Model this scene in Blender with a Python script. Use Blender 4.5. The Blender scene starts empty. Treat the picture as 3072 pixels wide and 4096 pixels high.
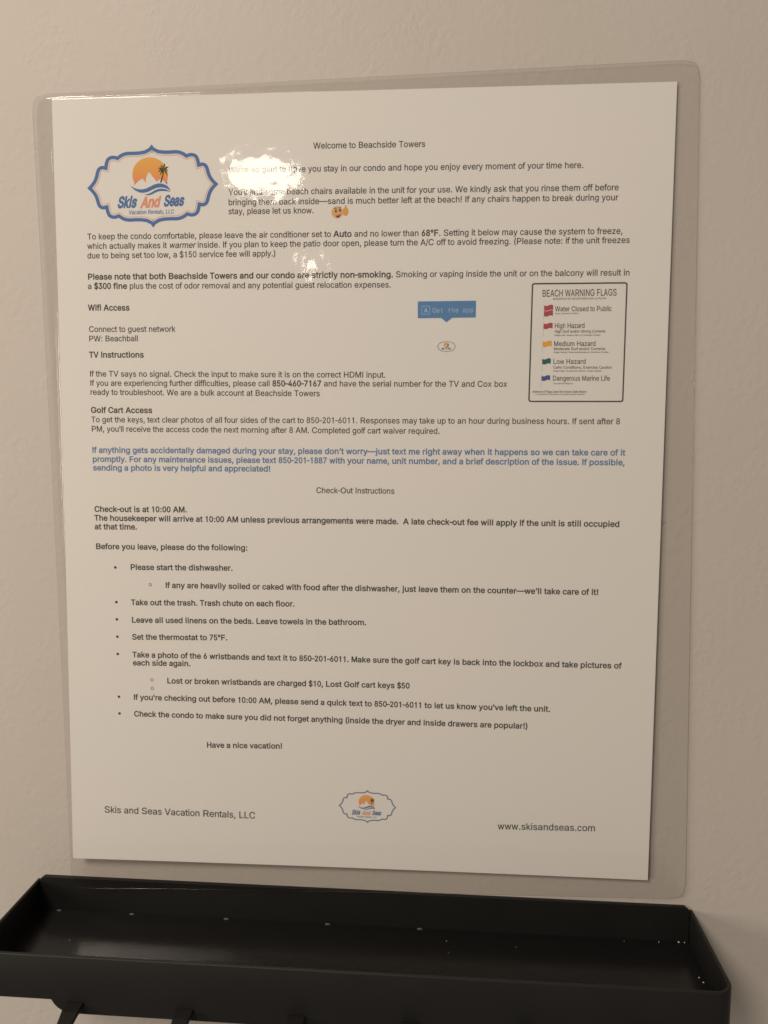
import bpy, math, random, json
from mathutils import Matrix, Vector
from mathutils.geometry import tessellate_polygon, delaunay_2d_cdt

# ------------------------------------------------------------------ camera
Z0 = 1500.0                                    # height of the notice centre, mm
MM = 0.001
SC = bpy.context.scene
COL = SC.collection
cam_data = bpy.data.cameras.new("camera")
cam = bpy.data.objects.new("camera", cam_data)
COL.objects.link(cam)
RX = (0.9971481754, 0.0753333437, 0.0045170423)
RY = (0.0115112538, -0.0926697382, -0.9956303584)
RZ = (-0.0745855708, 0.9928429921, -0.0932726416)
CAMPOS = Vector((31.407, -279.246, 20.497 + Z0)) * MM
m = Matrix.Identity(4)
for i in range(3):
    m[i][0] = RX[i]; m[i][1] = -RY[i]; m[i][2] = -RZ[i]
    m[i][3] = CAMPOS[i]
cam.matrix_world = m
cam_data.sensor_fit = 'HORIZONTAL'
cam_data.sensor_width = 36.0
cam_data.lens = 36.0 * 3111.16 / 3072
cam_data.clip_start = 0.01
cam_data.clip_end = 50
SC.camera = cam
cam_data.dof.use_dof = True
cam_data.dof.focus_distance = 0.286
cam_data.dof.aperture_fstop = 17

# ------------------------------------------------------------------ light
world = bpy.data.worlds.new("World")
SC.world = world
world.use_nodes = True
bg = world.node_tree.nodes["Background"]
bg.inputs[0].default_value = (1.0, 0.87, 0.735, 1)
bg.inputs[1].default_value = 0.175

def lamp(name, pos, size, power, col=(1.0, 0.865, 0.72), target=(0, 0, 0), shape='ELLIPSE'):
    d = bpy.data.lights.new(name, 'AREA')
    d.shape = shape
    d.size, d.size_y = size[0] * MM, size[1] * MM
    d.energy = power
    d.color = col
    o = bpy.data.objects.new(name, d)
    COL.objects.link(o)
    p = Vector((pos[0], pos[1], pos[2] + Z0)) * MM
    t = Vector((target[0], target[1], target[2] + Z0)) * MM
    o.location = p
    o.rotation_euler = (t - p).to_track_quat('-Z', 'Y').to_euler()
    return o
lamp("ceiling_lamp", (-600, -1000, 860), (420, 420), 10.9, target=(0, 0, 0))
lamp("side_lamp", (-700, -560, 40), (260, 320), 2.4, target=(-100, 0, 0))
lamp("globe_lamp", (-190, -700, 347), (94, 42), 0.17, col=(1.0, 0.95, 0.82), target=(0, 0, 60))
lamp("small_lamp", (-130, -700, 239), (21, 27), 0.024, col=(1.0, 0.93, 0.8), target=(0, 0, 0))

vs = SC.view_settings
vs.view_transform = 'Standard'
vs.look = 'None'
vs.exposure = 0.0
vs.gamma = 1.0
vs.use_curve_mapping = False
SC.cycles.use_denoising = True
SC.cycles.transparent_max_bounces = 16
SC.cycles.max_bounces = 8

# ------------------------------------------------------------------ materials
def mat(name, col, rough=0.6, spec=0.5, metal=0.0):
    m = bpy.data.materials.new(name)
    m.use_nodes = True
    b = m.node_tree.nodes["Principled BSDF"]
    b.inputs["Base Color"].default_value = (*col, 1)
    b.inputs["Roughness"].default_value = rough
    b.inputs["Specular IOR Level"].default_value = spec
    b.inputs["Metallic"].default_value = metal
    return m

def nodes_of(m):
    nt = m.node_tree
    return nt, nt.nodes, nt.links, nt.nodes["Principled BSDF"]

def noise(nt, scale, detail=3, rough=0.5, vec=None):
    n = nt.nodes.new("ShaderNodeTexNoise")
    n.inputs["Scale"].default_value = scale
    n.inputs["Detail"].default_value = detail
    n.inputs["Roughness"].default_value = rough
    if vec is not None: nt.links.new(vec, n.inputs["Vector"])
    return n

def math_node(nt, op, a, b=None, c=None):
    n = nt.nodes.new("ShaderNodeMath"); n.operation = op
    for k, v in enumerate((a, b, c)):
        if v is None: continue
        if isinstance(v, (int, float)): n.inputs[k].default_value = v
        else: nt.links.new(v, n.inputs[k])
    return n.outputs[0]

def ramp(nt, fac, stops):
    r = nt.nodes.new("ShaderNodeValToRGB")
    e = r.color_ramp.elements
    while len(e) < len(stops): e.new(0.5)
    for k, (p, c) in enumerate(stops):
        e[k].position = p; e[k].color = (*c, 1)
    nt.links.new(fac, r.inputs[0])
    return r.outputs[0]

def bump(nt, height, strength, dist, bsdf, chain=None):
    b = nt.nodes.new("ShaderNodeBump")
    b.inputs["Strength"].default_value = strength
    b.inputs["Distance"].default_value = dist
    nt.links.new(height, b.inputs["Height"])
    if chain is not None: nt.links.new(chain, b.inputs["Normal"])
    if bsdf is not None: nt.links.new(b.outputs[0], bsdf.inputs["Normal"])
    return b.outputs[0]

# painted wall with a soft roller / orange-peel relief
M_wall = mat("wall_paint", (0.64, 0.565, 0.50), 0.55, 0.35)
nt, N, L, b = nodes_of(M_wall)
tc = N.new("ShaderNodeTexCoord").outputs["Object"]
n1 = noise(nt, 330, 3, 0.55, tc)
n2 = noise(nt, 60, 2, 0.5, tc)
n3 = noise(nt, 900, 2, 0.6, tc)
r1 = ramp(nt, n1.outputs[0], [(0.38, (0, 0, 0)), (0.62, (1, 1, 1))])
gate = ramp(nt, n2.outputs[0], [(0.35, (0.15, 0.15, 0.15)), (0.65, (1, 1, 1))])
h = math_node(nt, 'MULTIPLY', r1, gate)
c1 = bump(nt, h, 1.0, 0.00007, None)
c2 = bump(nt, n3.outputs[0], 0.5, 0.00006, b, c1)
vor = N.new("ShaderNodeTexVoronoi"); vor.inputs["Scale"].default_value = 45; L.new(tc, vor.inputs["Vector"])
spot = ramp(nt, vor.outputs["Distance"], [(0.0, (1, 1, 1)), (0.045, (0, 0, 0))])
c3 = bump(nt, spot, 1.0, 0.0004, b, c2)
tint = noise(nt, 9, 3, 0.5, tc)
L.new(ramp(nt, tint.outputs[0], [(0.3, (0.555, 0.51, 0.465)), (0.7, (0.585, 0.54, 0.50))]), b.inputs["Base Color"])

# paper
M_paper = mat("paper_white", (0.82, 0.80, 0.76), 0.75, 0.2)
nt, N, L, b = nodes_of(M_paper)
tc = N.new("ShaderNodeTexCoord").outputs["Object"]
n1 = noise(nt, 2500, 3, 0.6, tc)
n2 = noise(nt, 14, 2, 0.5, tc)
L.new(ramp(nt, n2.outputs[0], [(0.3, (0.825, 0.815, 0.78)), (0.7, (0.84, 0.81, 0.79))]), b.inputs["Base Color"])
bump(nt, n1.outputs[0], 0.25, 0.00005, b)

def ink(name, col): return mat(name, col, 0.8, 0.1)
M_ink = ink("ink_black", (0.08, 0.082, 0.078))
M_inkblue = ink("ink_blue", (0.14, 0.25, 0.45))
M_logo_blue = ink("ink_logo_blue", (0.11, 0.21, 0.46))
M_logo_pink = ink("ink_logo_pink", (0.80, 0.52, 0.44))
M_coral = ink("ink_coral", (0.82, 0.36, 0.24))
M_palm = ink("ink_palm", (0.055, 0.085, 0.035))
M_banner = ink("ink_banner", (0.13, 0.27, 0.52))
M_banner_txt = ink("ink_banner_text", (0.42, 0.58, 0.78))
M_red = ink("ink_red", (0.48, 0.10, 0.12))
M_yellow = ink("ink_yellow", (0.85, 0.43, 0.08))
M_green = ink("ink_green", (0.05, 0.15, 0.15))
M_fblue = ink("ink_flag_blue", (0.11, 0.12, 0.33))
M_grey = ink("ink_grey", (0.16, 0.17, 0.20))
M_faint = ink("ink_faint_line", (0.55, 0.53, 0.52))
M_face = ink("ink_face_yellow", (0.74, 0.46, 0.22))
M_hand = ink("ink_hand_yellow", (0.76, 0.40, 0.12))
M_brown = ink("ink_brown", (0.13, 0.06, 0.045))
M_mouth = ink("ink_mouth", (0.25, 0.06, 0.05))
M_sun = ink("ink_sun", (0.85, 0.42, 0.10))
nt, N, L, b = nodes_of(M_sun)
g = N.new("ShaderNodeTexCoord").outputs["Generated"]
sx = N.new("ShaderNodeSeparateXYZ"); L.new(g, sx.inputs[0])
L.new(ramp(nt, sx.outputs[2], [(0.0, (0.84, 0.30, 0.20)), (0.45, (0.85, 0.40, 0.12)), (1.0, (0.86, 0.47, 0.14))]), b.inputs["Base Color"])

# laminating film: clear, very slightly smoky, glossy on both faces
def film_material():
    m = bpy.data.materials.new("laminating_film"); m.use_nodes = True
    nt = m.node_tree; N = nt.nodes; L = nt.links; N.clear()
    out = N.new("ShaderNodeOutputMaterial")
    mix = N.new("ShaderNodeMixShader")
    tr = N.new("ShaderNodeBsdfTransparent"); tr.inputs[0].default_value = (0.975, 0.972, 0.968, 1)
    gl = N.new("ShaderNodeBsdfGlossy"); gl.inputs["Roughness"].default_value = 0.045
    tc = N.new("ShaderNodeTexCoord").outputs["Object"]
    # low swells of the hot-rolled film and a fine hammered relief
    a = noise(nt, 420, 2, 0.5, tc); b2 = noise(nt, 190, 1, 0.5, tc); c = noise(nt, 35, 1, 0.5, tc)
    c1 = bump(nt, c.outputs[0], 1.0, 0.00008, None)
    c2 = bump(nt, b2.outputs[0], 1.0, 0.000058, None, c1)
    c3 = bump(nt, a.outputs[0], 1.0, 0.000010, None, c2)
    L.new(c3, gl.inputs["Normal"])
    geo = N.new("ShaderNodeNewGeometry")
    dot = N.new("ShaderNodeVectorMath"); dot.operation = 'DOT_PRODUCT'
    L.new(geo.outputs["Incoming"], dot.inputs[0]); L.new(geo.outputs["Normal"], dot.inputs[1])
    ab = math_node(nt, 'ABSOLUTE', dot.outputs["Value"])
    inv = math_node(nt, 'SUBTRACT', 1.0, ab)
    p5 = math_node(nt, 'POWER', inv, 5.0)
    fr = math_node(nt, 'MULTIPLY_ADD', p5, 0.955, 0.045)
    L.new(fr, mix.inputs[0]); L.new(tr.outputs[0], mix.inputs[1]); L.new(gl.outputs[0], mix.inputs[2])
    L.new(mix.outputs[0], out.inputs[0])
    return m
M_film = film_material()

# black powder coated sheet steel
M_steel = mat("black_powder_coat", (0.010, 0.0097, 0.0095), 0.42, 0.35)
nt, N, L, b = nodes_of(M_steel)
tc = N.new("ShaderNodeTexCoord").outputs["Object"]
n1 = noise(nt, 1800, 3, 0.6, tc)
n2 = noise(nt, 40, 4, 0.6, tc)
L.new(ramp(nt, n2.outputs[0], [(0.3, (0.48, 0.48, 0.48)), (0.75, (0.60, 0.60, 0.60))]), b.inputs["Roughness"])
sp = N.new("ShaderNodeTexVoronoi"); sp.inputs["Scale"].default_value = 130; L.new(tc, sp.inputs["Vector"])
dust = ramp(nt, sp.outputs["Distance"], [(0.0, (0.05, 0.05, 0.05)), (0.035, (0.010, 0.0097, 0.0095))])
L.new(dust, b.inputs["Base Color"])
bump(nt, n1.outputs[0], 0.35, 0.00006, b)
M_tray = M_steel.copy(); M_tray.name = "black_powder_coat_worn_smooth"
for _n in M_tray.node_tree.nodes:
    if _n.type == 'VALTORGB' and abs(_n.color_ramp.elements[0].color[0] - 0.48) < 0.01:
        _n.color_ramp.elements[0].color = (0.17, 0.17, 0.17, 1); _n.color_ramp.elements[1].color = (0.27, 0.27, 0.27, 1)
M_weld = mat("weld_grey", (0.07, 0.07, 0.07), 0.45)
M_rubber = mat("black_rubber", (0.02, 0.02, 0.02), 0.7)
M_speck = mat("crumb_pale", (0.65, 0.60, 0.50), 0.6)

# ------------------------------------------------------------------ helpers
def mesh_obj(name, verts, faces, material, parent=None, smooth=False, label=None):
    """verts are in mm relative to the notice centre on the wall face"""
    me = bpy.data.meshes.new(name)
    me.from_pydata([(x * MM, y * MM, (z + Z0) * MM) for x, y, z in verts], [], faces)
    me.materials.append(material)
    me.update()
    if smooth: me.polygons.foreach_set("use_smooth", [True] * len(me.polygons))
    o = bpy.data.objects.new(name, me)
    COL.objects.link(o)
    if parent is not None:
        o.parent = parent
        if parent.type == 'EMPTY' or True:
            o.matrix_parent_inverse = base_matrix(parent).inverted()
    if label: o["label"] = label
    return o

BASE = {}
def base_matrix(o):
    return BASE.get(o.name, Matrix.Identity(4))

def empty(name, loc):
    o = bpy.data.objects.new(name, None)
    o.empty_display_size = 0.02
    COL.objects.link(o)
    o.location = Vector((loc[0], loc[1], loc[2] + Z0)) * MM
    BASE[o.name] = Matrix.Translation(o.location)
    return o

# ------------------------------------------------------------------ wall
W, H = 215.9, 279.4
def slab(name, x0, x1, y0, y1, z0, z1, material, parent=None, bev=0.0, label=None):
    v = [(x, y, z) for x in (x0, x1) for y in (y0, y1) for z in (z0, z1)]
    f = [(0, 1, 3, 2), (4, 6, 7, 5), (0, 4, 5, 1), (2, 3, 7, 6), (0, 2, 6, 4), (1, 5, 7, 3)]
    o = mesh_obj(name, v, f, material, parent, label=label)
    if bev:
        md = o.modifiers.new("bevel", 'BEVEL'); md.width = bev * MM; md.segments = 2
    return o
wall = slab("wall", -1500, 1500, 0, 120, -1500, 1000, M_wall)
wall["kind"] = "structure"

# ------------------------------------------------------------------ notice surface
# the sheet hugs the wall and its lower left corner curls a few mm off it
def stand_off(u, v):
    uu, vv = u / W, v / H
    return (1.5 * (1 - uu) + 1.0 * uu) * (1 - vv) + 2.0 * vv + 3.0 * max(0.0, 1 - uu) ** 2 * max(0.0, vv) ** 2
def P(u, v, h=0.0):
    return (u - W / 2, -(stand_off(u, v) + h), H / 2 - v)
H_INK, H_INK2, H_INK3 = 0.04, 0.06, 0.08

notice = empty("laminated_notice", (0, -1.5, 0))
notice["label"] = "white printed welcome notice laminated in clear film, propped on the wall above the black shelf"
notice["category"] = "notice"

# paper sheet, 0.1 mm thick
nx, nz = 36, 46
v, f = [], []
for layer, hh in ((0, 0.0), (1, -0.1)):
    for j in range(nz + 1):
        for i in range(nx + 1):
            v.append(P(W * i / nx, H * j / nz, hh))
n = (nx + 1) * (nz + 1)
for j in range(nz):
    for i in range(nx):
        a = j * (nx + 1) + i
        f.append((a, a + nx + 1, a + nx + 2, a + 1))
        f.append((n + a, n + a + 1, n + a + nx + 2, n + a + nx + 1))
edge = [i for i in range(nx + 1)] + [j * (nx + 1) + nx for j in range(1, nz + 1)] + \
       [nz * (nx + 1) + i for i in range(nx - 1, -1, -1)] + [j * (nx + 1) for j in range(nz - 1, 0, -1)]
for k in range(len(edge)):
    a, b_ = edge[k], edge[(k + 1) % len(edge)]
    f.append((a, b_, n + b_, n + a))
sheet = mesh_obj("paper_sheet", v, f, M_paper, notice)

# laminating pouch: two films, sealed rim round the sheet, rounded corners
def pouch():
    th = math.radians(1.3)
    PW, PH, PR = 230.5, 293.0, 4.5
    o0 = (-7.3, -1.6)
    def pc(a, b):                                   # pouch coordinates -> sheet coordinates
        return (o0[0] + a * math.cos(th) + b * math.sin(th), o0[1] - a * math.sin(th) + b * math.cos(th))
    us = [W * i / 40 for i in range(41)]
    vs_ = [H * j / 52 for j in range(53)]
    e = 0.35
    def dens(a):                                    # extra lines beside the ends
        return sorted(set(a + [e, 2 * e, 4 * e] + [a[-1] - e, a[-1] - 2 * e, a[-1] - 4 * e]))
    us, vs_ = dens(us), dens(vs_)
    nu, nv = len(us), len(vs_)
    def ring_outer(s, t, side):
        # matching point on the pouch outline for the perimeter point (s,t in 0..1)
        a, b = s * PW, t * PH
        ca = min(max(a, PR), PW - PR); cb = min(max(b, PR), PH - PR)
        dx, dy = a - ca, b - cb
        if dx and dy:
            l = math.hypot(dx, dy); k = PR / l
            return pc(ca + dx * k, cb + dy * k)
        return pc(a, b)
    verts, faces = [], []
    edge_f = []
    per = [(i, 0) for i in range(nu)] + [(nu - 1, j) for j in range(1, nv)] + \
          [(i, nv - 1) for i in range(nu - 2, -1, -1)] + [(0, j) for j in range(nv - 2, 0, -1)]
    # outline points with extra share for the rounded corner
    def share(k, arr, L, P_):
        x = arr[k]
        # stretch the end intervals so that they reach into the corner arc
        return x / L
    ds = [0.15, 0.35, 0.55, 0.75, 0.9, 1.05, 1.2, 1.35, 1.6]
    prof = {0.15: .17, 0.35: .14, 0.55: .10, 0.75: .115, 0.9: .19, 1.05: .20, 1.2: .13, 1.35: .10, 1.6: .095}
    out_idx = None
    for layer in (0, 1):
        base = len(verts)
        for j in range(nv):
            for i in range(nu):
                hh = 0.18 if layer == 0 else -0.2
                verts.append(P(us[i], vs_[j], hh))
        for j in range(nv - 1):
            for i in range(nu - 1):
                a = base + j * nu + i
                q = (a, a + nu, a + nu + 1, a + 1)
                faces.append(q if layer == 0 else q[::-1])
        prev = [base + j * nu + i for i, j in per]
        npr = len(prev)
        rings = [('d', d) for d in ds] + [('t', t) for t in (0.35, 0.6, 0.8, 0.9, 0.965, 1.0)]
        for kind, val in rings:
            cur = []
            for (i, j) in per:
                p0 = (us[i], vs_[j])
                po = ring_outer(us[i] / W, vs_[j] / H, None)
                dx, dy = po[0] - p0[0], po[1] - p0[1]
                L_ = math.hypot(dx, dy)
                lim = 1.6
                kk = min(1.0, 0.8 * L_ / lim)
                if kind == 'd':
                    r = val * kk / L_
                    hh = prof[val]
                    if i == nu - 1 or j == nv - 1: hh = .18 - (.18 - .095) * val / 1.6
                else:
                    r0 = lim * kk / L_
                    r = r0 + (1 - r0) * val
                    hh = 0.095
                if layer == 1: hh = -0.2 + (0.08 if kind == 't' else 0.04)
                cur.append(len(verts))
                verts.append(P(p0[0] + dx * r, p0[1] + dy * r, hh))
            for k in range(npr):
                a, b_, c, d = prev[k], prev[(k + 1) % npr], cur[(k + 1) % npr], cur[k]
                q = (a, b_, c, d)
                if kind == 't' and val == 1.0 and layer == 0: edge_f.append(len(faces))
                faces.append(q if layer == 0 else q[::-1])
            prev = cur
        if layer == 0: out_idx = prev
        else:
            for k in range(npr):
                faces.append((out_idx[k], out_idx[(k + 1) % npr], prev[(k + 1) % npr], prev[k]))
    return verts, faces, edge_f
pv, pf, EDGE_FACES = pouch()
film = mesh_obj("clear_film", pv, pf, M_film, notice, smooth=True)
M_edge = bpy.data.materials.new("film_cut_edge"); M_edge.use_nodes = True
nt = M_edge.node_tree; nt.nodes.clear()
_o = nt.nodes.new("ShaderNodeOutputMaterial"); _m = nt.nodes.new("ShaderNodeMixShader")
_t = nt.nodes.new("ShaderNodeBsdfTransparent"); _t.inputs[0].default_value = (0.74, 0.72, 0.70, 1)
_g = nt.nodes.new("ShaderNodeBsdfGlossy"); _g.inputs["Roughness"].default_value = 0.25
_m.inputs[0].default_value = 0.03
nt.links.new(_t.outputs[0], _m.inputs[1]); nt.links.new(_g.outputs[0], _m.inputs[2]); nt.links.new(_m.outputs[0], _o.inputs[0])
film.data.materials.append(M_edge)
for fi in EDGE_FACES: film.data.polygons[fi].material_index = 1

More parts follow.
